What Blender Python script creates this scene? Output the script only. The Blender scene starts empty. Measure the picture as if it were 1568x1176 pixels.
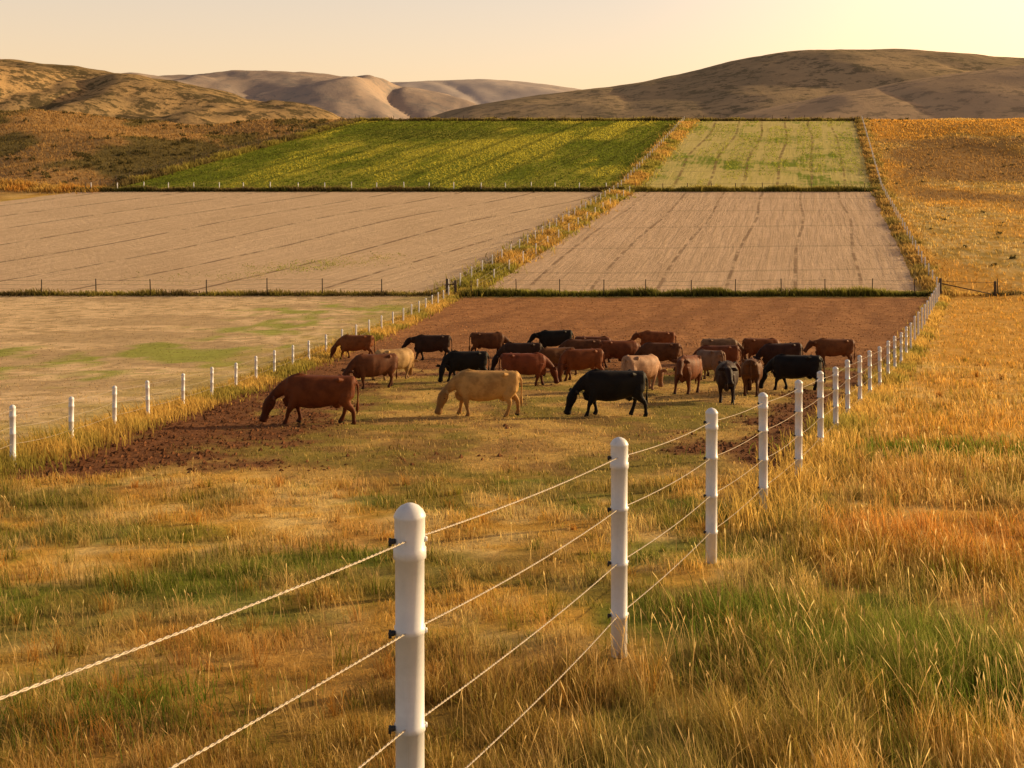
import bpy, math, numpy as np, random
from mathutils import Vector
rng=np.random.default_rng(7); random.seed(3)
sc=bpy.context.scene
sc.view_settings.view_transform='Standard'; sc.view_settings.look='None'; sc.view_settings.exposure=0
ZC=3.0
# ------------------------------------------------------------------ noise
def _h(i,j,s):
    n=np.sin(i*127.1+j*311.7+s*74.7)*43758.5453
    return n-np.floor(n)
def vn(x,y,s=0):
    x=np.asarray(x,float);y=np.asarray(y,float)
    i=np.floor(x);j=np.floor(y);fx=x-i;fy=y-j
    fx=fx*fx*(3-2*fx);fy=fy*fy*(3-2*fy)
    a=_h(i,j,s);b=_h(i+1,j,s);c=_h(i,j+1,s);d=_h(i+1,j+1,s)
    return (a*(1-fx)+b*fx)*(1-fy)+(c*(1-fx)+d*fx)*fy
def fbm(x,y,s=0,o=4):
    t=0;a=.5;n=0
    for k in range(o):
        t=t+a*vn(x*2**k+k*17.3,y*2**k-k*9.1,s+k);n+=a;a*=.5
    return t/n
def ss(a,b,x):
    t=np.clip((x-a)/(b-a),0,1);return t*t*(3-2*t)
# ------------------------------------------------------------------ survey of the place
PY=[-40,1.1,4.8,8.5,12.2,15.9,18.9,22.4,27,32.7,43,57,78,106,190,290,300,345,480,700,12000]
PZ=[3.0,-2.46,-3.13,-3.76,-4.34,-4.91,-5.31,-5.80,-6.43,-7.25,-8.5,-9.82,-11.0,-12.28,-3.69,12.9,13.6,12,2,-4,-4]
def RF(Y): return np.interp(Y,[-6,1.1,4.8,8.5,12.2,15.9,18.9,22.4,27,31.5,38.5,106,190,290,330],[-4.1,-1.70,-.44,.82,2.19,3.6,4.84,6.18,7.88,9.56,12.4,40.9,63.3,91.4,103])
def LF(Y): return np.interp(Y,[5,21,31.5,48,56.5,68.5,80,106,190,290,330],[-8.6,-9.4,-10.3,-10.5,-10.2,-9.15,-7.9,-5.9,19.1,46.2,57])
def LX(Y): return np.interp(Y,[106,150,176,190,191,290,330],[-130,-98,-81,-73,-70,-40,-28])
def gz(X,Y):
    X=np.asarray(X,float);Y=np.asarray(Y,float)
    w=np.clip(Y*.03,0,6)
    z=sum(np.interp(Y+k*w,PY,PZ) for k in(-1,-.5,0,.5,1))/5
    near=1-ss(60,98,Y)
    z=z+near*(.10*(fbm(X/2.2,Y/2.2,3,3)-.5)+.05*(fbm(X/.5,Y/.5,9,2)-.5))
    r=ss(2,35,X-RF(Y))*ss(30,120,Y)*(1-ss(900,1500,Y))
    z=z+r*(5.5*(fbm(X/45,Y/38,21,3)-.45))
    l=ss(2,30,LX(Y)-X)*ss(150,200,Y)*(1-ss(900,1500,Y))
    z=z+l*(8*(fbm(X/40,Y/34,31,3)-.42))
    return z+ZC
def g1(x,y): return float(gz(np.array([x]),np.array([y]))[0])
C=lambda *a:np.array(a,float)
gold=C(.66,.39,.085);straw=C(.76,.54,.21);olive=C(.21,.19,.04);green=C(.14,.20,.022);orange=C(.68,.28,.045)
dirt=C(.20,.088,.040);dirt2=C(.48,.235,.10);tan=C(.76,.56,.33)
def mixc(a,b,t): t=np.clip(t,0,1)[...,None]; return a*(1-t)+b*t
def inpad(X,Y):
    f=(fbm(X/1.5,Y/1.5,5,3)-.5)
    return ss(18.3,20.2,Y+f*4+.06*X)*(1-ss(105,106,Y))*ss(-.1,.5,X-LF(Y)+f)*ss(-.1,.5,RF(Y)-X+f)
def dirtm(X,Y):
    n=fbm(X/1.8,Y/2.6,12,4)-.5
    m=np.maximum(1-(X-LF(Y))/6.0,(1-(RF(Y)-X)/4.2)*ss(18,24,Y))
    m=np.maximum(m,ss(46,60,Y)*1.2)
    m=np.maximum(m,.5*(1-np.abs(Y-21)/3.0)*ss(4,-6,X))
    return ss(.25,.6,m+n*1.4+.04)*inpad(X,Y)
def base(X,v): return np.broadcast_to(v,X.shape+(3,))
def zones(X,Y):
    n1=fbm(X/1.6,Y/2.4,1,4);n2=fbm(X/.5,Y/.7,2,3);n3=fbm(X/14,Y/22,4,3)
    c=mixc(base(X,gold),straw,ss(.42,.66,n2))
    far=ss(16,40,Y);R=X-RF(Y)
    c=mixc(c,olive,ss(.49,.62,n1)*(.85-.5*far))
    c=mixc(c,olive,(1-ss(6.0,10.0,Y+(n1-.5)*6))*(1-ss(-.2,2.0,R))*.6)
    c=mixc(c,green,ss(.57,.68,fbm(X/1.1,Y/1.4,19,3))*(1-far)*.7)
    c=mixc(c,C(.48,.25,.07),ss(.55,.7,fbm(X/2,Y/2,29,3))*(1-far)*.6)
    c=mixc(c,orange,.9*ss(1,.2,np.hypot((X-5.3)/2.8,(Y-13)/3.6)+(n1-.5)))
    c=mixc(c,green,.9*ss(1.0,.3,np.hypot((X-2.9)/1.4,(Y-8.0)/1.6)+(n1-.5)*1.4))
    c=mixc(c,green,.55*ss(1,.1,np.hypot((X-10)/4.5,(Y-23.5)/2.4)+(n1-.5)*2))
    c=mixc(c,green,.7*ss(1,.3,np.hypot((X+5)/2.0,(Y-14)/.9)+(n1-.5)))
    c=mixc(c,C(.70,.35,.055),ss(.36,.56,n3)*ss(0,2,R)*ss(14,30,Y)*.7)
    sid=ss(0,6,np.maximum(R,LX(Y)-X))
    c=mixc(c,C(.38,.22,.075),ss(.48,.62,fbm(X/30,Y/24,44,4))*ss(100,150,Y)*sid)
    lz=ss(0,5,LX(Y)-X)*ss(180,200,Y)
    c=mixc(c,C(.42,.25,.10),lz*.85)
    c=mixc(c,C(.14,.12,.04),ss(.46,.56,fbm(X/16,Y/26,48,4))*lz*.85)
    p=inpad(X,Y)
    pg=mixc(base(X,C(.54,.35,.11)),C(.27,.21,.05),ss(.42,.62,n1))
    pg=mixc(pg,C(.26,.14,.06),ss(.5,.62,fbm(X/.8,Y/1.4,36,4))*.6)
    c=mixc(c,pg,p)
    d=mixc(base(X,dirt),dirt2,ss(46,66,Y)*(.65+1.0*(n2-.5)))
    d=mixc(d,C(.26,.12,.055),ss(.5,.64,fbm((X-.3*Y)/1.2,Y/14,37,3))*.6*ss(46,60,Y))
    c=mixc(c,d,dirtm(X,Y))
    l=ss(.8,1.8,LF(Y)-X+(n1-.5)*1.5)*ss(14,17,Y)*(1-ss(106,107,Y))
    t=mixc(base(X,tan),C(.48,.34,.18),ss(.45,.7,n2))
    t=mixc(t,C(.48,.34,.19),ss(.46,.60,fbm(X/12,Y/5,39,4))*.7)
    gp=0
    for cx,cy,rx,ry in((-23,49,5.5,5),(-18.5,60,5.5,7),(-17,74,5,8),(-14,90,7,9),(-28,60,3,4)):
        gp=np.maximum(gp,ss(.9,.2,np.hypot((X-cx)/rx,(Y-cy)/ry)+(fbm(X/1.6,Y/3.6,17,5)-.5)*3.2))
    t=mixc(t,C(.30,.35,.05),gp*.8)
    t=mixc(t,C(.46,.37,.10),ss(6,1,LF(Y)-X+(n1-.5)*8)*.6)
    c=mixc(c,t,l)
    return c
# ------------------------------------------------------------------ node helpers
class NT:
    def __init__(s,name):
        s.m=bpy.data.materials.new(name);s.m.use_nodes=True;s.t=s.m.node_tree;s.t.nodes.clear()
        s.out=s.n('ShaderNodeOutputMaterial')
    def n(s,ty,**k):
        x=s.t.nodes.new(ty)
        for a,b in k.items(): setattr(x,a,b)
        return x
    def l(s,a,b): s.t.links.new(a,b)
    def math(s,op,a,b=0,c=None):
        x=s.n('ShaderNodeMath',operation=op)
        for i,v in enumerate((a,b,c)):
            if v is None: continue
            if hasattr(v,'is_linked'): s.l(v,x.inputs[i])
            else: x.inputs[i].default_value=v
        return x.outputs[0]
    def noise(s,vec,scale,detail=4,rough=.6):
        x=s.n('ShaderNodeTexNoise');x.inputs['Scale'].default_value=scale;x.inputs['Detail'].default_value=detail;x.inputs['Roughness'].default_value=rough
        if vec is not None: s.l(vec,x.inputs['Vector'])
        return x.outputs['Fac']
    def ramp(s,f,a,b):
        x=s.n('ShaderNodeMapRange',interpolation_type='SMOOTHSTEP');s.l(f,x.inputs[0]);x.inputs[1].default_value=a;x.inputs[2].default_value=b
        return x.outputs[0]
    def mix(s,f,a,b,mode='MIX'):
        x=s.n('ShaderNodeMix',data_type='RGBA',blend_type=mode)
        for i,v in ((0,f),(6,a),(7,b)):
            if hasattr(v,'is_linked'): s.l(v,x.inputs[i])
            else: x.inputs[i].default_value=v if i==0 else (*v,1)
        return x.outputs[2]
    def coord(s,w='Object'): return s.n('ShaderNodeTexCoord').outputs[w]
    def bump(s,h,st,dist=.1):
        x=s.n('ShaderNodeBump');x.inputs['Strength'].default_value=st;x.inputs['Distance'].default_value=dist;s.l(h,x.inputs['Height']);return x.outputs[0]
    def bsdf(s,col,rough=.9,nor=None,spec=.2):
        b=s.n('ShaderNodeBsdfPrincipled')
        if hasattr(col,'is_linked'): s.l(col,b.inputs['Base Color'])
        else: b.inputs['Base Color'].default_value=(*col,1)
        b.inputs['Roughness'].default_value=rough;b.inputs['Specular IOR Level'].default_value=spec
        if nor: s.l(nor,b.inputs['Normal'])
        s.l(b.outputs[0],s.out.inputs[0]);return s.m
def m_ground():
    t=NT('ground_soil_grass');co=t.coord()
    a=t.n('ShaderNodeVertexColor',layer_name='Col').outputs[0]
    n=t.noise(co,3.0,8,.75);n2=t.noise(co,.35,6,.7)
    k=t.math('ADD',t.math('MULTIPLY',n,1.3),t.math('MULTIPLY',n2,.7))
    k=t.math('ADD',k,.03)
    g=t.n('ShaderNodeCombineColor');[t.l(k,g.inputs[i]) for i in range(3)]
    return t.bsdf(t.mix(1.0,a,g.outputs[0],'MULTIPLY'),.95,t.bump(n,.9,.15),.05)
def m_field(name,c1,c2,slope,sp,trk,green=None,cross=0,gcol=(.1,.17,.02),tw=.05,tam=.6,gw=.07):
    t=NT(name);co=t.coord();se=t.n('ShaderNodeSeparateXYZ');t.l(co,se.inputs[0]);X,Y=se.outputs[0],se.outputs[1]
    wob=t.noise(co,.012,1);wob2=t.noise(co,.12,2)
    u=t.math('SUBTRACT',X,t.math('MULTIPLY',Y,slope))
    cb=t.n('ShaderNodeCombineXYZ');t.l(t.math('MULTIPLY',u,1.3),cb.inputs[0]);t.l(t.math('MULTIPLY',Y,.08),cb.inputs[1])
    st=t.noise(cb.outputs[0],1.0,5,.7)
    fine=t.noise(co,1.6,8,.8);big=t.noise(co,.04,6,.65)
    col=t.mix(t.ramp(t.math('ADD',t.math('MULTIPLY',st,.55),t.math('MULTIPLY',fine,.45)),.38,.62),c1,c2)
    col=t.mix(t.math('MULTIPLY',t.ramp(t.noise(co,.09,6,.75),.45,.65),.5),col,c2)
    if green is not None:
        mk_=t.math('ADD',t.math('MULTIPLY',big,.6),t.math('ADD',t.math('MULTIPLY',fine,.15),t.math('MULTIPLY',st,.25)))
        col=t.mix(t.math('MULTIPLY',t.ramp(mk_,green,green+gw),.95),col,gcol)
    uu=t.math('ADD',t.math('DIVIDE',u,sp),t.math('ADD',t.math('MULTIPLY',wob,1.2),t.math('MULTIPLY',wob2,.05)))
    f=t.math('ABSOLUTE',t.math('SUBTRACT',t.math('FRACT',uu),.5))
    ln=t.math('SUBTRACT',1.0,t.ramp(f,tw*.3,tw))
    ln=t.math('MULTIPLY',ln,t.math('MULTIPLY',t.ramp(t.noise(co,.3,4,.7),.38,.55),tam))
    col=t.mix(ln,col,trk)
    if cross:
        v=t.math('ADD',t.math('DIVIDE',Y,cross),t.math('ADD',t.math('MULTIPLY',wob,1.0),t.math('MULTIPLY',wob2,.05)))
        f=t.math('ABSOLUTE',t.math('SUBTRACT',t.math('FRACT',v),.5))
        ln=t.math('MULTIPLY',t.math('SUBTRACT',1.0,t.ramp(f,.01,.04)),.3)
        col=t.mix(ln,col,trk)
    return t.bsdf(col,.95,t.bump(t.math('ADD',fine,st),.8,.3),.05)
def m_hill(name,c1,c2,c3,sc_=.02,sh=.55,bs=.7):
    t=NT(name);co=t.coord()
    a=t.noise(co,sc_,7,.65);b=t.noise(co,sc_*12,6,.75);c=t.noise(co,sc_*3.3,5,.7)
    col=t.mix(t.ramp(a,.38,.62),c1,c2)
    col=t.mix(t.math('MULTIPLY',t.ramp(t.math('ADD',t.math('MULTIPLY',b,.6),t.math('MULTIPLY',c,.4)),sh,sh+.06),.85),col,c3)
    return t.bsdf(col,1,t.bump(b,bs,2.0),.0)
def m_grass(name,tr=.55):
    t=NT(name);a=t.n('ShaderNodeVertexColor',layer_name='Col').outputs[0]
    d=t.n('ShaderNodeBsdfDiffuse');r=t.n('ShaderNodeBsdfTranslucent');t.l(a,d.inputs[0]);t.l(a,r.inputs[0])
    m=t.n('ShaderNodeMixShader');m.inputs[0].default_value=tr;t.l(d.outputs[0],m.inputs[1]);t.l(r.outputs[0],m.inputs[2]);t.l(m.outputs[0],t.out.inputs[0]);return t.m
def m_simple(name,c1,c2,scale,rough=.6,spec=.3,bs=.1):
    t=NT(name);n=t.noise(t.coord(),scale,6,.7)
    return t.bsdf(t.mix(t.ramp(n,.35,.7),c1,c2),rough,t.bump(n,bs,.01),spec)
MG=m_ground();MGR=m_grass('grass_blades')
def m_pvc():
    t=NT('white_pvc');co=t.coord();n=t.noise(co,5,6,.75)
    mp=t.n('ShaderNodeMapping');t.l(co,mp.inputs[0]);mp.inputs['Scale'].default_value=(30,30,1.5);n2=t.noise(mp.outputs[0],1,4,.7)
    c=t.mix(t.ramp(n,.35,.75),(.86,.87,.92),(.74,.75,.79));c=t.mix(t.math('MULTIPLY',t.ramp(n2,.55,.75),.3),c,(.52,.48,.42))
    return t.bsdf(c,.38,t.bump(n,.06,.01),.5)
MP=m_pvc()
MW=m_simple('twisted_wire',(.62,.52,.38),(.24,.19,.14),60,.35,.7,.2)
MI=m_simple('black_insulator',(.03,.03,.035),(.06,.055,.05),20,.5)
MWD=m_simple('weathered_wood',(.13,.10,.075),(.06,.045,.035),9,.9,.1,.5)
MST=m_simple('steel_wire',(.2,.17,.14),(.1,.08,.06),9,.5)
# ------------------------------------------------------------------ mesh helpers
def mk(name,V,F,mats,midx=None,cols=None,smooth=True):
    me=bpy.data.meshes.new(name);V=np.asarray(V,np.float32)
    if isinstance(F,np.ndarray):
        k=F.shape[1];nf=len(F);me.vertices.add(len(V));me.vertices.foreach_set('co',V.ravel())
        me.loops.add(nf*k);me.loops.foreach_set('vertex_index',F.astype(np.int32).ravel())
        me.polygons.add(nf);me.polygons.foreach_set('loop_start',np.arange(nf,dtype=np.int32)*k)
        me.update(calc_edges=True)
    else:
        me.from_pydata(V.tolist(),[],F)
    if cols is not None:
        ca=me.color_attributes.new('Col','FLOAT_COLOR','POINT')
        ca.data.foreach_set('color',np.concatenate([cols,np.ones((len(cols),1))],1).astype(np.float32).ravel())
    for m in mats: me.materials.append(m)
    if midx is not None: me.polygons.foreach_set('material_index',np.asarray(midx,np.int32))
    me.polygons.foreach_set('use_smooth',np.full(len(me.polygons),smooth))
    me.update()
    o=bpy.data.objects.new(name,me);sc.collection.objects.link(o);return o
class MB:
    def __init__(s): s.V=[];s.F=[];s.M=[]
    def add(s,V,F,m=0):
        b=len(s.V);s.V+= [tuple(v) for v in V];s.F+=[tuple(b+i for i in f) for f in F];s.M+=[m]*len(F)
    def tube(s,P,R,n=8,m=0,R2=None,up=(0,1,0),cap=True):
        P=[np.array(p,float) for p in P];R=list(R) if hasattr(R,'__len__') else [R]*len(P);R2=R if R2 is None else R2
        V=[];F=[]
        for i,p in enumerate(P):
            t=P[min(i+1,len(P)-1)]-P[max(i-1,0)];t/=np.linalg.norm(t)+1e-9
            l=np.array(up,float);l-=t*l.dot(t)
            if np.linalg.norm(l)<1e-3: l=np.array((1,0,0.))-t*t[0]
            l/=np.linalg.norm(l);q=np.cross(l,t)
            for k in range(n):
                a=2*math.pi*k/n;V.append(p+q*math.cos(a)*R[i]+l*math.sin(a)*R2[i])
        for i in range(len(P)-1):
            for k in range(n): F.append((i*n+k,i*n+(k+1)%n,(i+1)*n+(k+1)%n,(i+1)*n+k))
        if cap: F.append(tuple(range(n))[::-1]);F.append(tuple((len(P)-1)*n+k for k in range(n)))
        s.add(V,F,m)
    def obj(s,name,mats,smooth=True): return mk(name,s.V,s.F,mats,s.M,None,smooth)
# ------------------------------------------------------------------ ground
ys=np.concatenate([np.arange(-30,0,2),np.arange(0,40,.2),np.arange(40,110,.35),np.arange(110,345,1.0),np.geomspace(346,12000,34)])
xp=np.concatenate([np.arange(0,15,.2),np.arange(15,60,.45),np.arange(60,170,1.6),np.geomspace(172,9000,26)])
xs=np.concatenate([-xp[:0:-1],xp])
GX,GY=np.meshgrid(xs,ys);GZ=gz(GX,GY)
nx,ny=len(xs),len(ys)
idx=np.arange(nx*ny).reshape(ny,nx)
F=np.stack([idx[:-1,:-1],idx[:-1,1:],idx[1:,1:],idx[1:,:-1]],-1).reshape(-1,4)
mk('ground',np.stack([GX,GY,GZ],-1).reshape(-1,3),F,[MG],None,zones(GX,GY).reshape(-1,3))
def sheet(name,lf,rf,y0,y1,mat,off=.07,n=60,st=1.0):
    Y=np.arange(y0,y1+.01,st);u=np.linspace(0,1,n)
    YY=np.repeat(Y[:,None],n,1);wob=.5*(fbm(YY/3,YY*0+3,6)-.5)
    L=lf(Y)[:,None];R=rf(Y)[:,None];XX=L+(R-L)*u[None]+wob
    Z=gz(XX,YY)+off;i=np.arange(len(Y)*n).reshape(len(Y),n)
    F=np.stack([i[:-1,:-1],i[:-1,1:],i[1:,1:],i[1:,:-1]],-1).reshape(-1,4)
    return mk(name,np.stack([XX,YY,Z],-1).reshape(-1,3),F,[mat])
MT1=m_field('cut_hay_stubble',(.85,.63,.41),(.66,.47,.29),.60,12,(.24,.15,.09),.62,0,(.44,.38,.12),.035,.85)
MT2=m_field('cut_hay_stubble_b',(.82,.59,.39),(.62,.43,.27),.262,6.5,(.28,.18,.11),None,15,tw=.045,tam=.75)
MC1=m_field('green_crop',(.16,.20,.02),(.28,.31,.035),.36,7,(.05,.065,.012),.47,0,(.48,.44,.06),.06,.7,.10)
MC2=m_field('thin_green_crop',(.60,.51,.14),(.76,.62,.24),.27,6,(.26,.17,.07),.50,14,(.22,.29,.025),.07,.8,.06)
sheet('hay_field',LX,lambda Y:LF(Y)-2.0,108.0,188.5,MT1,n=160)
sheet('hay_field',lambda Y:LF(Y)+2.2,lambda Y:RF(Y)-1.8,108.0,188,MT2,n=60)
sheet('crop_field',lambda Y:LX(Y)+1,lambda Y:LF(Y)-1.8,191.0,289.5,MC1,n=140)
sheet('crop_field',lambda Y:LF(Y)+1.8,lambda Y:RF(Y)-1.8,191.0,289.5,MC2,n=60)
# ------------------------------------------------------------------ hills
def hill(name,d,pts,w,base_,mat,amp,seed,ns,x0,x1,nxx=220,nyy=90,tw=0.,fa=.2):
    k=d/1700.
    hx=[(a-784)*k for a,b in pts];hz=[(260-b)*k for a,b in pts]
    X=np.linspace((x0-784)*k,(x1-784)*k,nxx);v=np.linspace(-1,1,nyy)
    XX,VV=np.meshgrid(X,v)
    R=sum(np.interp(XX+q*k*30,hx,hz) for q in(-1,-.5,0,.5,1))/5
    sh=np.cos(np.abs(VV)**.9*math.pi/2)**1.15
    YY=d+VV*w
    n=fbm(XX/ns,YY/ns*.8,seed,5)-.5
    rv=(XX+tw*YY)/ns*1.2+1.2*fbm(XX/ns,YY/ns,seed+3,2)
    rid=np.abs(fbm(rv,YY/ns*.22,seed+5,3)-.5)*4-.6
    ZZ=base_+(R-base_)*sh+(amp*n+amp*.6*rid)*(1-.85*np.exp(-(VV/.2)**2))*ss(0,.25,1-np.abs(VV))
    ZZ=ZZ+(fbm(XX/ns*4,YY/ns*4,seed+8,5)-.5)*amp*fa
    i=np.arange(nyy*nxx).reshape(nyy,nxx)
    F=np.stack([i[:-1,:-1],i[:-1,1:],i[1:,1:],i[1:,:-1]],-1).reshape(-1,4)
    mk(name,np.stack([XX,YY,ZZ+ZC],-1).reshape(-1,3),F,[mat])
H1=m_hill('dry_grass_hill',(.54,.35,.16),(.34,.24,.12),(.09,.075,.04),.015,.48,.6)
H2=m_hill('sage_hill',(.50,.36,.21),(.37,.28,.17),(.20,.165,.10),.012,.50,.5)
H3=m_hill('sage_hill_near',(.64,.45,.27),(.52,.37,.23),(.33,.25,.16),.012,.52,.4)
H4=m_hill('hazy_hill',(.50,.38,.29),(.40,.32,.27),(.31,.27,.24),.006,.51,.5)  # aerial haze painted in as paler hill colours
H5=m_hill('far_hazy_hill',(.64,.53,.44),(.58,.49,.43),(.50,.44,.40),.004,.53,.3)  # palest set, distance haze baked into the colours
hill('hill',620,[(-700,60),(-250,92),(0,84),(80,94),(130,98),(250,119),(340,143),(420,163),(520,178),(600,205),(700,260)],260,-5,H1,24,51,95,-900,720,340,160,0,.18)
hill('hill',900,[(560,230),(640,184),(700,168),(800,150),(900,138),(1000,125),(1060,109),(1110,94),(1200,85),(1340,75),(1400,80),(1568,95),(1800,110),(2300,120)],420,-5,H2,14,61,165,540,2300,300,130,0,.22)
hill('hill',620,[(1000,230),(1100,182),(1170,166),(1300,141),(1400,122),(1568,98),(1800,78),(2300,90)],230,-5,H3,5,71,120,980,2300,240,110,0,.2)
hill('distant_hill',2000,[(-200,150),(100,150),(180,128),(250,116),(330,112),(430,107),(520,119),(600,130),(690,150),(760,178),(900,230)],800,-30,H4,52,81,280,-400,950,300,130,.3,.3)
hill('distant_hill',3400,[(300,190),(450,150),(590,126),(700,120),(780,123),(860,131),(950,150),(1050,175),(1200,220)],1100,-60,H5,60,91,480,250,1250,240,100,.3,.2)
# ------------------------------------------------------------------ grass
BV=[];BC=[]
def blades(X,Y,H,W,col,lean=.45,wind=(-.15,-.05)):
    n=len(X);Z=gz(X,Y)-.01
    a=rng.uniform(0,2*np.pi,n);b=rng.uniform(0,2*np.pi,n);l=np.abs(rng.normal(0,lean,n))*H
    dx=np.cos(a)*W/2;dy=np.sin(a)*W/2
    lx=np.cos(b)*l+wind[0]*H;ly=np.sin(b)*l+wind[1]*H
    P=np.zeros((n,5,3),np.float32)
    P[:,0]=np.stack([X-dx,Y-dy,Z],1);P[:,1]=np.stack([X+dx,Y+dy,Z],1)
    mx=X+lx*.35;my=Y+ly*.35;mz=Z+H*.58
    P[:,2]=np.stack([mx-dx*.7,my-dy*.7,mz],1);P[:,3]=np.stack([mx+dx*.7,my+dy*.7,mz],1)
    P[:,4]=np.stack([X+lx,Y+ly,Z+H*.95],1)
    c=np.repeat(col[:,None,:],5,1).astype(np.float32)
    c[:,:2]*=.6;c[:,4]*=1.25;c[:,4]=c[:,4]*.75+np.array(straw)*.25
    BV.append(P);BC.append(c)
def sample(n,mode,y0,y1,wide=.60):
    u=rng.random(n)
    Y=1/(u/y0+(1-u)/y1) if mode=='inv' else y0*(y1/y0)**u
    X=(rng.random(n)*2-1)*(wide*Y+2.0);return X,Y
def meadow(n,mode,y0,y1):
    X,Y=sample(n,mode,y0,y1)
    cl=fbm(X/.45,Y/.45,77,3);cl2=fbm(X/1.6,Y/1.6,78,3)
    pd=inpad(X,Y);dm=dirtm(X,Y);lf=ss(.8,1.8,LF(Y)-X)*ss(14,17,Y)
    p=.30+2.4*(cl-.40)
    p=p*(1-pd)+pd*(1-dm)*.5*(p+.2)
    p=np.where(lf>.5,.45*p,p)
    k=(rng.random(len(X))<p)&(Y<105)
    X,Y,cl,cl2,pd,lf=X[k],Y[k],cl[k],cl2[k],pd[k],lf[k]
    right=ss(-.3,1.5,X-RF(Y))
    H=(.08+.09*right+.26*(cl2-.45)+.30*(cl-.45)*(.6+right))
    H=np.clip(H,.035,.55)*rng.uniform(.5,1.5,len(X))
    H=H*(1-pd)+pd*.07*rng.uniform(.6,1.6,len(X));H=np.where(lf>.5,.04+.0005*Y,H)
    H*=1-.25*ss(25,90,Y)
    W=np.maximum(.0032,.00066*Y)*rng.uniform(.6,1.4,len(X))
    c=zones(X,Y);r=rng.random(len(X))
    c=mixc(c,np.broadcast_to(straw,c.shape),(r>.72)*.55);c=mixc(c,np.broadcast_to(green,c.shape),(r<.14)*.6*(1-lf))
    c=c*rng.uniform(.55,1.4,len(X))[:,None]
    blades(X,Y,H,W,c)
meadow(350000,'inv',2.3,40);meadow(330000,'log',4,105)
def tufts(n,y0,y1,side):
    X,Y=sample(n,'inv',y0,y1)
    k=((X-RF(Y)>.2) if side>0 else (X-RF(Y)<-.1))&(inpad(X,Y)<.3)
    X,Y=X[k],Y[k];m=len(X);q=34
    h=rng.uniform(.14,.38,m)*(1.1 if side>0 else .7)
    XX=np.repeat(X,q);YY=np.repeat(Y,q);a=rng.uniform(0,6.28,m*q);r=np.abs(rng.normal(0,.07,m*q))
    XX=XX+np.cos(a)*r;YY=YY+np.sin(a)*r
    H=np.repeat(h,q)*rng.uniform(.5,1.3,m*q);W=np.maximum(.0032,.00065*YY)*rng.uniform(.6,1.3,m*q)
    c=zones(XX,YY)*rng.uniform(.6,1.35,m*q)[:,None]
    tint=np.repeat(rng.random(m),q);c=mixc(c,np.broadcast_to(green,c.shape),(tint<.25)*.6);c=mixc(c,np.broadcast_to(orange,c.shape),(tint>.82)*.4)
    c=mixc(c,np.broadcast_to(straw,c.shape),((tint>.50)&(tint<.82))*.5)
    blades(XX,YY,H,W,c,.6)
tufts(2000,2.8,60,1);tufts(2000,2.8,19,-1)
def lush(cx,cy,rx,ry,m,h):
    X=rng.normal(cx,rx,m);Y=rng.normal(cy,ry,m);c=mixc(np.broadcast_to(green,(m,3)),np.broadcast_to(C(.20,.27,.04),(m,3)),rng.random(m))*rng.uniform(.6,1.3,m)[:,None]
    blades(X,Y,h*rng.uniform(.5,1.3,m),np.maximum(.0042,.0008*Y)*rng.uniform(.7,1.3,m),c,.5)
lush(2.9,8.1,.6,.55,6500,.30);lush(2.1,9.6,.3,.35,1500,.26);lush(9.8,23.4,1.9,.9,1600,.26);lush(4.2,6.9,.35,.4,1700,.3);lush(-2.6,7.2,.5,.4,1400,.16)
def strip(path,n,sd,h,cols,y_w=.0010):
    P=np.array(path,float);seg=np.hypot(*np.diff(P,axis=0).T);cum=np.concatenate([[0],np.cumsum(seg)])
    s=rng.random(n)*cum[-1];X=np.interp(s,cum,P[:,0]);Y=np.interp(s,cum,P[:,1])
    dx=np.interp(s+.1,cum,P[:,0])-np.interp(s-.1,cum,P[:,0]);dy=np.interp(s+.1,cum,P[:,1])-np.interp(s-.1,cum,P[:,1])
    L=np.hypot(dx,dy)+1e-9;o=rng.normal(0,sd,n);X=X-dy/L*o;Y=Y+dx/L*o
    H=h*rng.uniform(.4,1.3,n)*(.3+1.4*fbm(X/2.5,Y/2.5,66,3));W=np.maximum(.006,y_w*Y)*rng.uniform(.6,1.3,n)
    t=fbm(X/4,Y/4,67,3);c=mixc(np.broadcast_to(C(*cols[0]),(n,3)),np.broadcast_to(C(*cols[1]),(n,3)),ss(.35,.65,t))
    blades(X,Y,H,W,c*rng.uniform(.6,1.35,n)[:,None])
g_=(.66,.43,.11);o_=(.34,.29,.06);dg=(.12,.13,.03);dk=(.17,.13,.05)
yy=lambda a,b:np.linspace(a,b,30)
strip([(LF(y),y) for y in yy(14,106)],24000,.45,.34,(g_,o_))
strip([(RF(y),y) for y in yy(14,106)],20000,.35,.36,(g_,o_))
strip([(LF(y),y) for y in yy(106,290)],26000,1.1,.65,((.66,.42,.11),(.36,.33,.06)))
strip([(RF(y),y) for y in yy(106,290)],16000,.7,.6,((.54,.34,.10),(.28,.22,.06)))
strip([(LF(106)+1,106.9),(RF(106),106.9)],10000,.35,.6,(dg,(.24,.24,.045)))
strip([(-125,107.2),(LF(106),107.2)],12000,.4,.4,(dk,o_))
strip([(-75,189.8),(LF(190),189.8)],9000,.5,.7,(dg,dk))
strip([(LF(190),189.8),(RF(190),189.8)],6000,.5,.7,(dg,o_))
strip([(-42,291),(RF(291),291)],8000,.7,.8,(dk,o_))
strip([(LX(y),y) for y in yy(192,292)],7000,.7,.9,(dk,o_))
strip([(-130,189),(-70,190.5)],6000,1.5,.8,((.66,.34,.07),g_))
strip([(RF(106)+1,107),(140,109)],5000,.5,.4,(dk,g_))
strip([(-29,119),(-20,123),(-12,128)],3000,1.9,.16,((.42,.42,.09),(.6,.5,.2)))
strip([(-40,113),(-26,117)],1500,1.8,.14,((.44,.42,.10),(.6,.5,.22)))
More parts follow.
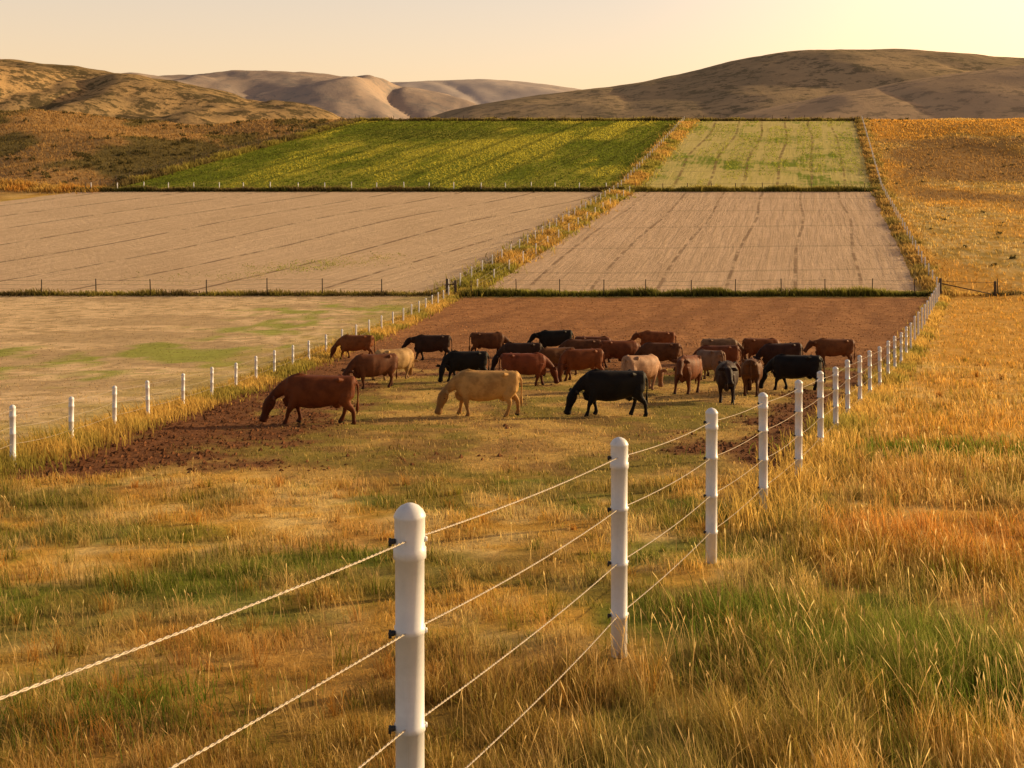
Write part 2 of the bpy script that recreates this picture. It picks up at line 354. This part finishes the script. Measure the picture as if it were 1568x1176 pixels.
def farmeadow(n,cond,y0,y1,h,x0,x1,cf=zones,w=.0009,wind=(-.15,-.05)):
    X=rng.uniform(x0,x1,n);Y=rng.uniform(y0,y1,n);k=cond(X,Y);X,Y=X[k],Y[k]
    c=cf(X,Y)*rng.uniform(.65,1.35,len(X))[:,None]
    blades(X,Y,h*rng.uniform(.5,1.3,len(X)),w*Y,c)
farmeadow(60000,lambda X,Y:X>RF(Y)+.5,100,300,.4,45,170)
farmeadow(40000,lambda X,Y:X<LX(Y)-.5,190,300,.5,-170,-38)
def rows(X,Y,sl,sp):
    u=(X-sl*Y)/sp+.10*fbm(X/30,Y/30,61,2);f=np.abs(u-np.floor(u)-.5);return 1-ss(.05,.13,f)
def cropc(X,Y):
    t=fbm((X-.36*Y)/9,Y/30,55,4)+.35*(fbm(X/25,Y/18,58,3)-.5);c=mixc(base(X,C(.15,.20,.02)),C(.52,.47,.06),ss(.45,.58,t))
    c=mixc(c,C(.08,.115,.016),.9*ss(1,.5,np.hypot((X+17)/26,(Y-262)/12)+(fbm(X/8,Y/8,59,3)-.5)))  # big dark ellipse: cloud shadow painted into the blade colours
    return mixc(c,C(.05,.07,.012),.6*rows(X,Y,.36,8))
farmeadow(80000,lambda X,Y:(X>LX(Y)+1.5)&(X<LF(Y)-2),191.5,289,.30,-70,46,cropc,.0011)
farmeadow(20000,lambda X,Y:(X>LF(Y)+2)&(X<RF(Y)-2)&(fbm((X-.27*Y)/5,Y/18,56,4)>.50)&(rows(X,Y,.27,7)<.5),191.5,289,.28,18,92,lambda X,Y:mixc(base(X,C(.20,.28,.025)),C(.50,.48,.08),fbm(X/6,Y/6,57,3)),.0011)
P=np.concatenate(BV).reshape(-1,3);Cc=np.clip(np.concatenate(BC).reshape(-1,3),0,.9)
nb=len(P)//5;b=np.arange(nb)[:,None]*5
F=np.stack([b+np.array([[0,1,3]]),b+np.array([[0,3,2]]),b+np.array([[2,3,4]])],1).reshape(-1,3)
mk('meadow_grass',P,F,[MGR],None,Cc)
def stalks(n,y0,y1):
    X,Y=sample(n,'inv',y0,y1)
    k=(inpad(X,Y)<.2)&(rng.random(n)<np.where(X>RF(Y)+.1,1,.35)*(.2+2.0*(fbm(X/1.1,Y/1.1,88,3)-.35)))
    X,Y=X[k],Y[k];n=len(X);Z=gz(X,Y)
    H=rng.uniform(.18,.52,n)*np.where(X>RF(Y),1,.65);w=np.maximum(.0014,.0004*Y)
    a=rng.uniform(0,6.28,n);l=rng.uniform(.05,.45,n)*H;b=rng.uniform(0,6.28,n)
    lx=np.cos(b)*l-.12*H;ly=np.sin(b)*l;dx=np.cos(a);dy=np.sin(a);hw=w*2.8
    def r(t,wd): 
        q=t**1.7;cx=X+lx*q;cy=Y+ly*q;cz=Z+H*t
        return [np.stack([cx-dx*wd/2,cy-dy*wd/2,cz],1),np.stack([cx+dx*wd/2,cy+dy*wd/2,cz],1)]
    R=r(0,w)+r(.5,w)+r(.84,w)+r(.90,hw)+r(.96,hw*.8)+r(1.0,w*.3)
    P=np.stack(R,1);c=np.repeat((C(.70,.47,.18)*rng.uniform(.6,1.35,n)[:,None])[:,None,:],12,1);c[:,6:]*=C(1.15,1.2,1.3)
    b=np.arange(n)[:,None]*12
    F=np.stack([b+np.array([[2*i,2*i+1,2*i+3,2*i+2]]) for i in range(5)],1).reshape(-1,4)
    mk('seed_head_grass',P.reshape(-1,3),F,[MGR],None,np.clip(c.reshape(-1,3),0,.88))
stalks(24000,2.6,45)
def clods(n):
    Y=rng.uniform(19,104,n);X=LF(Y)+rng.random(n)*(RF(Y)-LF(Y));k=rng.random(n)<dirtm(X,Y)*np.where(Y<45,1,.5);X,Y=X[k],Y[k];n=len(X)
    r=rng.uniform(.015,.07,n)*rng.random(n)**.7;Z=gz(X,Y)+r*.3
    o=np.array([[1,0,0],[0,1,0],[-1,0,0],[0,-1,0],[0,0,.8],[0,0,-1]])
    V=np.stack([X,Y,Z],1)[:,None]+o[None]*r[:,None,None]*rng.uniform(.6,1.5,(n,6,1))
    f=np.array([[0,1,4],[1,2,4],[2,3,4],[3,0,4],[1,0,5],[2,1,5],[3,2,5],[0,3,5]])
    F=(np.arange(n)[:,None,None]*6+f[None]).reshape(-1,3)
    c=np.repeat(mixc(np.broadcast_to(dirt,(n,3)),dirt2,ss(46,66,Y))[:,None],6,1)*rng.uniform(.6,1.3,(n,1,1))
    t=NT('soil');a=t.n('ShaderNodeVertexColor',layer_name='Col').outputs[0]
    mk('soil_clods',V.reshape(-1,3),F,[t.bsdf(a,1,None,.05)],None,c.reshape(-1,3),False)
clods(60000)
def shrubs():
    pts=[]
    for i in range(200): pts.append((random.uniform(-150,110),random.uniform(291,300),random.uniform(.3,1.0)))
    for i in range(240):
        y=random.uniform(192,292);pts.append((float(LX(y))-abs(random.gauss(0,25)),y,random.uniform(.3,1.0)))
    for i in range(110):
        y=random.uniform(110,292);pts.append((float(RF(y))+abs(random.gauss(0,30))+2,y,random.uniform(.2,.5)))
    V=[];F=[];Cl=[]
    for x,y,s in pts:
        z=g1(x,y)
        for k in range(45):
            d=rng.normal(0,1,3);d/=np.linalg.norm(d)+1e-6;d[2]=abs(d[2]);c=np.array([x,y,z])+d*s*np.array([.9,.9,.75])*random.uniform(.5,1)
            q=rng.normal(0,.22*s,(3,3));b=len(V);V+=list(c+q);F.append((b,b+1,b+2));cc=C(.12,.10,.04)*random.uniform(.5,1.6);Cl+=[cc]*3
    mk('sagebrush_shrubs',np.array(V),np.array(F),[MGR],None,np.array(Cl))
shrubs()
# ------------------------------------------------------------------ fences
PROF=[(0,.002),(-.006,.022),(-.016,.042),(-.032,.058),(-.05,.068),(-.058,.0705),(-.066,.067),(-.19,.066),(-.195,.0715),(-.235,.0715),(-.24,.0635)]
for q in(.53,.95,1.35): PROF+=[(-q,.0628),(-q-.003,.0675),(-q-.028,.0675),(-q-.031,.0625)]
WO=[.155,.55,.96,1.36]
def post(mb,x,y,h,seg,full=True,m=0,r=1.0):
    z=g1(x,y);top=z+h;tx=random.gauss(0,.006);ty=random.gauss(0,.006)
    pr=[p for p in PROF if -p[0]<h-.05] if full else [(0,.02),(-.03,.058),(-.06,.068),(-.2,.066),(-.22,.062)]
    pr=pr+[(-h-.15,.061)]
    V=[];F=[]
    for dz,rr in pr:
        for k in range(seg):
            a=2*math.pi*k/seg;V.append((x+tx*(h+dz)/h*2+math.cos(a)*rr*r,y+ty*(h+dz)+math.sin(a)*rr*r,top+dz))
    for i in range(len(pr)-1):
        for k in range(seg): F.append((i*seg+k,(i+1)*seg+k,(i+1)*seg+(k+1)%seg,i*seg+(k+1)%seg))
    F.append(tuple(range(seg)));mb.add(V,F,m);return top
def wire(mb,a,b,r,m,near,sag=.03,n=6):
    a=np.array(a);b=np.array(b);L=np.linalg.norm(b-a)
    if near:
        N=int(L/.011);d=(b-a)/L;s_=np.cross(d,(0,0,1));s_/=np.linalg.norm(s_);u_=np.cross(s_,d)
        for ph in(0,math.pi):
            P=[]
            for i in range(N+1):
                t=i/N;an=2*math.pi*t*L/.075+ph
                P.append(a+(b-a)*t-np.array([0,0,sag*4*t*(1-t)])+(s_*math.cos(an)+u_*math.sin(an))*r*.55)
            mb.tube(P,r*.55,6,m,cap=False,up=(0,0,1))
    else:
        P=[a+(b-a)*t-np.array([0,0,sag*4*t*(1-t)]) for t in np.linspace(0,1,n)]
        mb.tube(P,r*.85,5,m,cap=False,up=(0,0,1))
def pvc_fence(name,fx,ys_,h,wo,rw=.006,nearY=0,ins=False,r=1.0):
    mb=MB();prev=None
    for i,y in enumerate(ys_):
        x=float(fx(y));seg=40 if y<20 else(16 if y<60 else 8)
        hh=h*random.uniform(.985,1.015) if i>2 else h
        top=post(mb,x,y,hh,seg,y<60,0,r);cur=[(x,y,top-o) for o in wo]
        if y<45 and ins:
            for c in cur:
                mb.tube([(c[0]-.062,c[1]-.02,c[2]),(c[0]-.072,c[1]-.022,c[2]),(c[0]-.090,c[1]-.03,c[2]-.003)],[.010,.013,.008],10,2,up=(0,0,1))
                mb.tube([(c[0]-.084,c[1]-.03,c[2]+.016),(c[0]-.084,c[1]-.03,c[2]-.018)],[.006,.007],8,2)
                mb.tube([(c[0]+.060,c[1]+.01,c[2]),(c[0]+.073,c[1]+.012,c[2])],[.014,.010],8,0,up=(0,0,1))
        if prev:
            for a,b in zip(prev,cur): wire(mb,a,b,rw,1,y<nearY,.02+.02*random.random())
        prev=cur
    return mb.obj(name,[MP,MW,MI])
py=[-2.6,1.1,4.8,8.5,12.2,15.9,19.2,22.9,26.9,31,34.9];y=34.9
while y<102: y+=3.75;py.append(y)
pvc_fence('white_post_wire_fence',RF,py,1.70,WO,.0046,13,True)
pvc_fence('white_post_wire_fence',LF,list(np.arange(10.4,105,3.5)),1.12,[.1,.42,.74],.005,0,False,.85)
pvc_fence('white_post_wire_fence',lambda Y:RF(Y),list(np.arange(109,291,3.6)),1.45,[.1,.5,.9],.008)
pvc_fence('white_post_wire_fence',lambda Y:LF(Y)-.9,list(np.arange(108,291,3.4)),1.4,[.1,.5,.9],.008)
pvc_fence('white_post_wire_fence',lambda Y:LF(Y)+1.6,list(np.arange(109,188,5.2)),1.25,[.1,.5,.9],.008)
def thin_fence(name,pts,h,r,wo,mat,step):
    mb=MB();P=np.array(pts,float);seg=np.hypot(*np.diff(P,axis=0).T);cum=np.concatenate([[0],np.cumsum(seg)]);prev=None;s=0
    while s<=cum[-1]:
        x=float(np.interp(s,cum,P[:,0]));yv=float(np.interp(s,cum,P[:,1]));z=g1(x,yv);hh=h*random.uniform(.92,1.06);l=random.gauss(0,.03)
        mb.tube([(x,yv,z-.2),(x+l*.5,yv,z+hh*.5),(x+l,yv,z+hh),(x+l,yv,z+hh+.02)],[r*1.1,r,r*.95,r*.5],7,0)
        cur=[(x+l,yv,z+hh-o) for o in wo]
        if prev:
            for a,b in zip(prev,cur): wire(mb,a,b,.008,1,False,.05,4)
        prev=cur;s+=step*random.uniform(.92,1.08)
    return mb.obj(name,[mat,MST])
thin_fence('wire_fence',[(LF(106)+2,106.6),(RF(106)-1,106.6)],1.6,.05,[.1,.5,.9],MWD,4.3)
thin_fence('wire_fence',[(-118,107.4),(LF(106)-1.5,107.0)],1.6,.055,[.1,.5,.9],MWD,5.6)
thin_fence('wire_fence',[(-72,190),(LF(190)-2,190)],1.45,.07,[.1,.5],MP,4.4)
thin_fence('wire_fence',[(LF(190)+2,190),(RF(190)-2,190)],1.3,.07,[.1,.5],MWD,4.4)
thin_fence('wire_fence',[(-73,190),(-40,291)],1.5,.08,[.1,.6],MWD,4.0)
thin_fence('wire_fence',[(-40,291),(RF(291),291)],1.4,.08,[.1,.6],MWD,4.5)
thin_fence('wire_fence',[(46.6,106.5),(150,109)],1.6,.05,[.1,.5,.9],MWD,5.3)
def brace(name,pts,hs,rails):
    mb=MB()
    for (x,y),h in zip(pts,hs):
        z=g1(x,y);mb.tube([(x,y,z-.2),(x,y,z+h*.5),(x,y,z+h-.03),(x,y,z+h)],[.14,.13,.125,.09],10,0)
    for (x0,y0,h0),(x1,y1,h1),r in rails:
        a=(x0,y0,g1(x0,y0)+h0);c=(x1,y1,g1(x1,y1)+h1);mb.tube([a,((a[0]+c[0])/2,(a[1]+c[1])/2,(a[2]+c[2])/2),c],r,8,0,up=(0,0,1))
    return mb.obj(name,[MWD])
brace('wooden_corner_brace',[(-6.2,106),(-5.4,106)],[1.75,1.6],[((-6.2,106,1.2),(-5.4,106,1.2),.05)])
brace('wooden_corner_brace',[(40.9,106),(46.3,106.4)],[1.8,1.4],[((40.9,106,1.3),(46.3,106.4,.1),.05),((40.9,106,1.5),(46.3,106.4,1.25),.02)])
# ------------------------------------------------------------------ cattle
def cow_mesh(pose,v=0):
    mb=MB();S=16
    # squarish barrel: level back, deep chest, belly line rising to the flank
    B=[(-1.0,1.02,.16,.12),(-.985,1.01,.27,.20),(-.93,.995,.31,.25),(-.82,.98,.335,.285),(-.66,.955,.355,.31),(-.45,.915,.39,.34),(-.15,.88,.425,.385),(.12,.87,.435,.385),(.36,.885,.425,.34),(.54,.91,.40,.28),(.67,.93,.34,.22),(.76,.94,.23,.15)]
    V=[];F=[];n=32
    for (x,z,hh,hw) in B:
        for k in range(n):
            a=2*math.pi*k/n;ca,sa=math.cos(a),math.sin(a);e=.80
            V.append((x,hw*math.copysign(abs(ca)**e,ca),z+hh*math.copysign(abs(sa)**e,sa)))
    for i in range(len(B)-1):
        for k in range(n): F.append((i*n+k,(i+1)*n+k,(i+1)*n+(k+1)%n,i*n+(k+1)%n))
    F.append(tuple(range(n)));F.append(tuple((len(B)-1)*n+k for k in range(n))[::-1]);mb.add(V,F)
    if pose=='graze':
        N=[(.46,0,1.05,.26,.20),(.64,0,1.02,.235,.165),(.80,.01,.94,.185,.125),(.93,.03,.84,.145,.10),(1.03,.05,.75,.118,.088),(1.09,.07,.68,.10,.08)]
        Hd=[(1.055,.07,.755,.06,.075),(1.08,.075,.70,.115,.122),(1.115,.085,.60,.152,.138),(1.155,.10,.49,.152,.125),(1.195,.115,.38,.118,.10),(1.22,.125,.29,.098,.088),(1.245,.135,.20,.102,.100),(1.26,.14,.13,.112,.112),(1.268,.142,.085,.095,.098),(1.27,.143,.065,.045,.05)]
        er=(1.07,.075,.70);ax=np.array([.3,.08,-.94]);lat=np.array([-.35,.937,0.])
    elif pose=='turn':
        N=[(.46,0,1.05,.26,.20),(.64,.03,1.02,.235,.17),(.78,.10,.94,.185,.13),(.87,.18,.84,.145,.105),(.93,.25,.75,.12,.09),(.96,.30,.68,.10,.08)]
        Hd=[(.945,.275,.755,.06,.075),(.96,.30,.70,.115,.122),(.98,.345,.60,.152,.138),(1.0,.39,.49,.152,.125),(1.02,.435,.38,.118,.10),(1.035,.465,.29,.098,.088),(1.05,.495,.20,.102,.100),(1.06,.515,.13,.112,.112),(1.062,.522,.085,.095,.098),(1.063,.525,.065,.045,.05)]
        er=(.955,.295,.70);ax=np.array([.15,.38,-.9]);lat=np.array([-.9,.43,0])
    else:
        N=[(.46,0,1.05,.26,.20),(.66,0,1.06,.22,.165),(.82,.02,1.07,.17,.12),(.94,.04,1.08,.135,.10)]
        Hd=[(.92,.04,1.16,.06,.08),(.97,.05,1.12,.118,.125),(1.05,.07,1.05,.152,.138),(1.13,.09,.96,.145,.122),(1.205,.11,.87,.112,.098),(1.26,.125,.80,.095,.086),(1.305,.14,.74,.10,.1),(1.34,.15,.695,.11,.112),(1.36,.155,.67,.09,.095),(1.37,.157,.66,.04,.05)]
        er=(.96,.05,1.12);ax=np.array([.64,.15,-.75]);lat=np.array([-.26,.965,0.])
    mb.tube([n_[:3] for n_ in N],[n_[3] for n_ in N],S,0,[n_[4] for n_ in N])
    mb.tube([n_[:3] for n_ in Hd],[n_[3] for n_ in Hd],S,0,[n_[4] for n_ in Hd],up=tuple(lat))
    mb.tube([(.34,0,.57),(.54,0,.52),(.69,0,.56),(.79,0,.68)],[.10,.13,.12,.05],10,0,[.13,.10,.06,.04])
    fs=[(.15,-.16),(-.13,.14)][v%2];hs=[(-.18,.16),(.17,-.14)][v%2]
    for sgn,f,h in((1,fs[0],hs[0]),(-1,fs[1],hs[1])):
        y=sgn*.20
        L=[(.46,y*.85,.92,.26,.125),(.47+f*.1,y,.70,.165,.11),(.50+f*.3,y,.55,.108,.09),(.535+f*.55,y,.41,.074,.070),(.54+f*.7,y,.33,.056,.054),(.53+f*.9,y,.19,.046,.045),(.535+f,y,.12,.060,.055),(.56+f,y,.05,.066,.060),(.575+f,y,0,.074,.066)]
        mb.tube([l[:3] for l in L],[l[3] for l in L],10,0,[l[4] for l in L])
        y=sgn*.21
        L=[(-.76,y*.75,.98,.23,.135),(-.76,y*.9,.80,.215,.14),(-.73+h*.2,y,.66,.165,.115),(-.78+h*.45,y,.55,.105,.08),(-.86+h*.6,y,.455,.074,.056),(-.875+h*.7,y,.385,.058,.048),(-.86+h*.85,y,.22,.049,.044),(-.85+h,y,.13,.062,.054),(-.82+h,y,.055,.066,.06),(-.805+h,y,0,.074,.066)]
        mb.tube([l[:3] for l in L],[l[3] for l in L],10,0,[l[4] for l in L])
    mb.tube([(-.58,0,.60),(-.53,0,.52),(-.50,0,.47)],[.13,.12,.07],10,0)
    for s_ in(1,-1):
        mb.tube([(-.68,s_*.20,1.225),(-.60,s_*.26,1.25),(-.52,s_*.20,1.225)],[.05,.07,.045],8,0)
        mb.tube([(-.97,s_*.10,1.15),(-1.035,s_*.11,1.12)],[.075,.05],8,0)
        d=lat*s_;e0=np.array(er)
        # ears, thick enough to be part of the hide
        mb.tube([e0+d*.08,e0+d*.15+[0,0,.02],e0+d*.24+[0,0,.02],e0+d*.34+[0,0,-.01]],[.035,.07,.07,.02],10,0,[.026,.028,.026,.015],up=tuple(np.cross(d,(0,0,1))))
    mb.tube([(.22,0,1.26),(.42,0,1.30),(.62,0,1.24)],[.045,.07,.06],8,0)
    mb.tube([(-.75,0,1.26),(-.93,0,1.275),(-1.03,0,1.18)],[.05,.05,.035],8,0)
    o=mb.obj('cowtmp',[]);r=o.modifiers.new('r','REMESH');r.mode='VOXEL';r.voxel_size=.017
    s=o.modifiers.new('s','SMOOTH');s.iterations=3;s.factor=.5
    dg_=bpy.context.evaluated_depsgraph_get();dg_.update();me=bpy.data.meshes.new_from_object(o.evaluated_get(dg_))
    nv=len(me.vertices);co=np.empty(nv*3);me.vertices.foreach_get('co',co);co=co.reshape(-1,3)
    co[:,1]+=np.sign(co[:,1])*.014*np.sin(co[:,0]*11+co[:,2]*5)*np.clip(co[:,2]-.4,0,1)*(co[:,0]<.7)
    Vv=[tuple(c) for c in co];Ff=[tuple(p.vertices) for p in me.polygons]
    bpy.data.objects.remove(o)
    mb=MB();mb.V=Vv;mb.F=Ff;mb.M=[0]*len(Ff)
    sw=.05*(v-1)
    mb.tube([(-1.0,0,1.20),(-1.07,sw*.3,1.06),(-1.085,sw*.7,.85),(-1.08,sw,.65),(-1.08,sw,.55),(-1.08,sw,.42),(-1.075,sw,.28)],[.035,.028,.021,.018,.034,.042,.008],8,0)
    er=np.array(er)
    for s_ in(1,-1):
        d=lat*s_
        e=er+ax*.17+d*.125;mb.tube([e-d*.012,e,e+d*.012],[.008,.018,.008],8,1,up=(0,0,1))
    end=np.array(Hd[-3][:3])
    for s_ in(1,-1):
        q=end+lat*s_*.045+np.array([.095,0,.02]);mb.tube([q-[.01,0,0],q+[.006,0,0]],[.014,.01],6,1)
    o=mb.obj('cowmesh',[MCOW,MEYE]);me=o.data;bpy.data.objects.remove(o);return me
t=NT('cow_hide');oi=t.n('ShaderNodeObjectInfo');co=t.coord('Object');se=t.n('ShaderNodeSeparateXYZ');t.l(co,se.inputs[0])
off=t.n('ShaderNodeVectorMath',operation='ADD');t.l(co,off.inputs[0]);cbx=t.n('ShaderNodeCombineXYZ');t.l(t.math('MULTIPLY',oi.outputs['Random'],40),cbx.inputs[0]);t.l(cbx.outputs[0],off.inputs[1])
n=t.noise(off.outputs[0],2.6,5,.65);n2=t.noise(co,38,4,.7)
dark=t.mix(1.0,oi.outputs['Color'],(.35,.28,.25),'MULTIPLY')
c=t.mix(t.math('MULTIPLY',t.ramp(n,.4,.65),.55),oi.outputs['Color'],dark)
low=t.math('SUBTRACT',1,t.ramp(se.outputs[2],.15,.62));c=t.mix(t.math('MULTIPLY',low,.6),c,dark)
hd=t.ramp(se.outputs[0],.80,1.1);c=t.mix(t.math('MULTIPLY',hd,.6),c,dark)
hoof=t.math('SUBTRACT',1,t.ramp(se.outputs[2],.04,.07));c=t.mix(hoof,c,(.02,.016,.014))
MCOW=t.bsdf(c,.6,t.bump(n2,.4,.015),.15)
MEYE=m_simple('eye_black',(.01,.008,.007),(.02,.015,.01),20,.2)
CM={('g',0):cow_mesh('graze',0),('g',1):cow_mesh('graze',1),('t',0):cow_mesh('turn',0),('l',0):cow_mesh('level',0),('l',1):cow_mesh('level',1)}
RB=(.19,.050,.015);TN=(.62,.33,.11);BK=(.015,.011,.009);BR=(.14,.045,.016);CR=(.52,.33,.16);DB=(.045,.020,.011);GR=(.22,.12,.06);RD=(.23,.066,.020)
cows=[(-5.35,30,184,'g',0,RB,1.02),(-.85,32.7,178,'g',1,TN,1.02),(2.9,32.9,183,'g',0,BK,1.02),
(-5.5,43.3,212,'g',1,BR,1),(-4.92,47,38,'t',0,CR,.98),(-4.2,57,180,'l',0,DB,1),(-8.2,58,172,'g',0,RD,.95),(-2.0,46.3,186,'t',0,BK,.95),
(-1.2,59,4,'g',1,BR,1),(.55,44.3,6,'g',0,RB,1),(.36,50.5,180,'g',1,DB,1),(2.25,60,183,'l',1,BK,1),(2.84,46.5,192,'t',0,RB,.97),
(4.2,56,0,'g',0,BR,1),(5.15,52.5,8,'g',1,RB,1),(7.66,59.5,178,'l',0,RD,1),(4.95,42.5,42,'g',0,CR,1.02),(6.85,51.5,160,'g',0,BR,.98),
(6.44,41,243,'l',1,RD,1.03),(8.95,48.5,168,'g',0,RB,1),(7.22,37.3,258,'l',0,DB,1.0),(8.74,40.5,76,'g',1,BR,1),(12.4,54.8,2,'g',0,RB,1),
(12.2,50.5,180,'g',1,DB,1),(10.8,42.3,152,'g',0,BK,1),(15.7,54.5,180,'l',1,RD,1),(10.5,55.5,0,'g',0,GR,.95),(1.83,48.5,202,'t',0,BR,.95),(3.3,54,180,'g',0,BR,1),(8.3,46.5,115,'g',1,GR,.96)]
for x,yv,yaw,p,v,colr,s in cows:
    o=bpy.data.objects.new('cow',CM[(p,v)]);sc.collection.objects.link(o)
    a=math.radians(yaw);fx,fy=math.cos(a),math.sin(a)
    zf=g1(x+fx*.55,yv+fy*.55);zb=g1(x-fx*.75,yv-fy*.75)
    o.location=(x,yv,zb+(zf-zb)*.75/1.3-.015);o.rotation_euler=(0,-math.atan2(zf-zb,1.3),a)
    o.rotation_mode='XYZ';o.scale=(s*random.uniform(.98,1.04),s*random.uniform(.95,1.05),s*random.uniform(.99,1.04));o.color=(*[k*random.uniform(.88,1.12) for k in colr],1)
# ------------------------------------------------------------------ light, sky, camera
EL,AZ=math.radians(14.5),math.radians(64)
sd=Vector((math.sin(AZ)*math.cos(EL),math.cos(AZ)*math.cos(EL),math.sin(EL)))
L=bpy.data.lights.new('sun','SUN');L.energy=5;L.angle=math.radians(.5);L.color=(1,.74,.38)
lo=bpy.data.objects.new('sun',L);lo.rotation_euler=sd.to_track_quat('Z','Y').to_euler();lo.location=(60,40,60);sc.collection.objects.link(lo)
w=bpy.data.worlds.new('World');sc.world=w;w.use_nodes=True;nt=w.node_tree;nt.nodes.clear()
nn=nt.nodes.new;lk=nt.links.new
sky=nn('ShaderNodeTexSky');sky.sky_type='NISHITA';sky.sun_disc=False;sky.sun_elevation=EL;sky.sun_rotation=AZ
sky.air_density=1.0;sky.dust_density=2.0;sky.ozone_density=1.0
tc=nn('ShaderNodeTexCoord');sp=nn('ShaderNodeSeparateXYZ');lk(tc.outputs['Generated'],sp.inputs[0])
# low golden haze layer above the horizon (radiance per elevation)
rp=nn('ShaderNodeValToRGB');lk(sp.outputs[2],rp.inputs[0]);e=rp.color_ramp.elements
e[0].position=0;e[0].color=(.78,.48,.22,1);e[1].position=1;e[1].color=(0.015,.02,.03,1)
for p_,c_ in((.05,(.76,.50,.25,1)),(.15,(.62,.47,.32,1)),(.25,(.28,.22,.16,1)),(.42,(.06,.058,.055,1))):
    q=e.new(p_);q.color=c_
dt=nn('ShaderNodeVectorMath');dt.operation='DOT_PRODUCT';lk(tc.outputs['Generated'],dt.inputs[0]);dt.inputs[1].default_value=tuple(sd)
mr=nn('ShaderNodeMapRange');lk(dt.outputs['Value'],mr.inputs[0]);mr.inputs[1].default_value=.52;mr.inputs[2].default_value=1.0;mr.interpolation_type='SMOOTHSTEP'
gl=nn('ShaderNodeMix');gl.data_type='RGBA';gl.inputs[6].default_value=(0,0,0,1);gl.inputs[7].default_value=(1.0,.48,.12,1);lk(mr.outputs[0],gl.inputs[0])
ad=nn('ShaderNodeMix');ad.data_type='RGBA';ad.blend_type='ADD';ad.inputs[0].default_value=1;lk(rp.outputs[0],ad.inputs[6]);lk(gl.outputs[2],ad.inputs[7])
mx=nn('ShaderNodeMix');mx.data_type='RGBA';mx.blend_type='MULTIPLY';mx.inputs[0].default_value=1;mx.inputs[7].default_value=(1.0,.80,.72,1)
lk(sky.outputs[0],mx.inputs[6])
bg=nn('ShaderNodeBackground');bg.inputs[1].default_value=.085;lk(mx.outputs[2],bg.inputs[0])
bg2=nn('ShaderNodeBackground');bg2.inputs[1].default_value=1.0;lk(ad.outputs[2],bg2.inputs[0])
ash=nn('ShaderNodeAddShader');lk(bg.outputs[0],ash.inputs[0]);lk(bg2.outputs[0],ash.inputs[1])
ou=nn('ShaderNodeOutputWorld');lk(ash.outputs[0],ou.inputs[0])
cam=bpy.data.cameras.new('camera');cam.sensor_width=36;cam.lens=1700/1568*36;cam.shift_y=-(588-260)/1568;cam.clip_start=.1;cam.clip_end=30000
co_=bpy.data.objects.new('camera',cam);co_.location=(0,0,ZC);co_.rotation_euler=(math.radians(90),0,0);sc.collection.objects.link(co_);sc.camera=co_
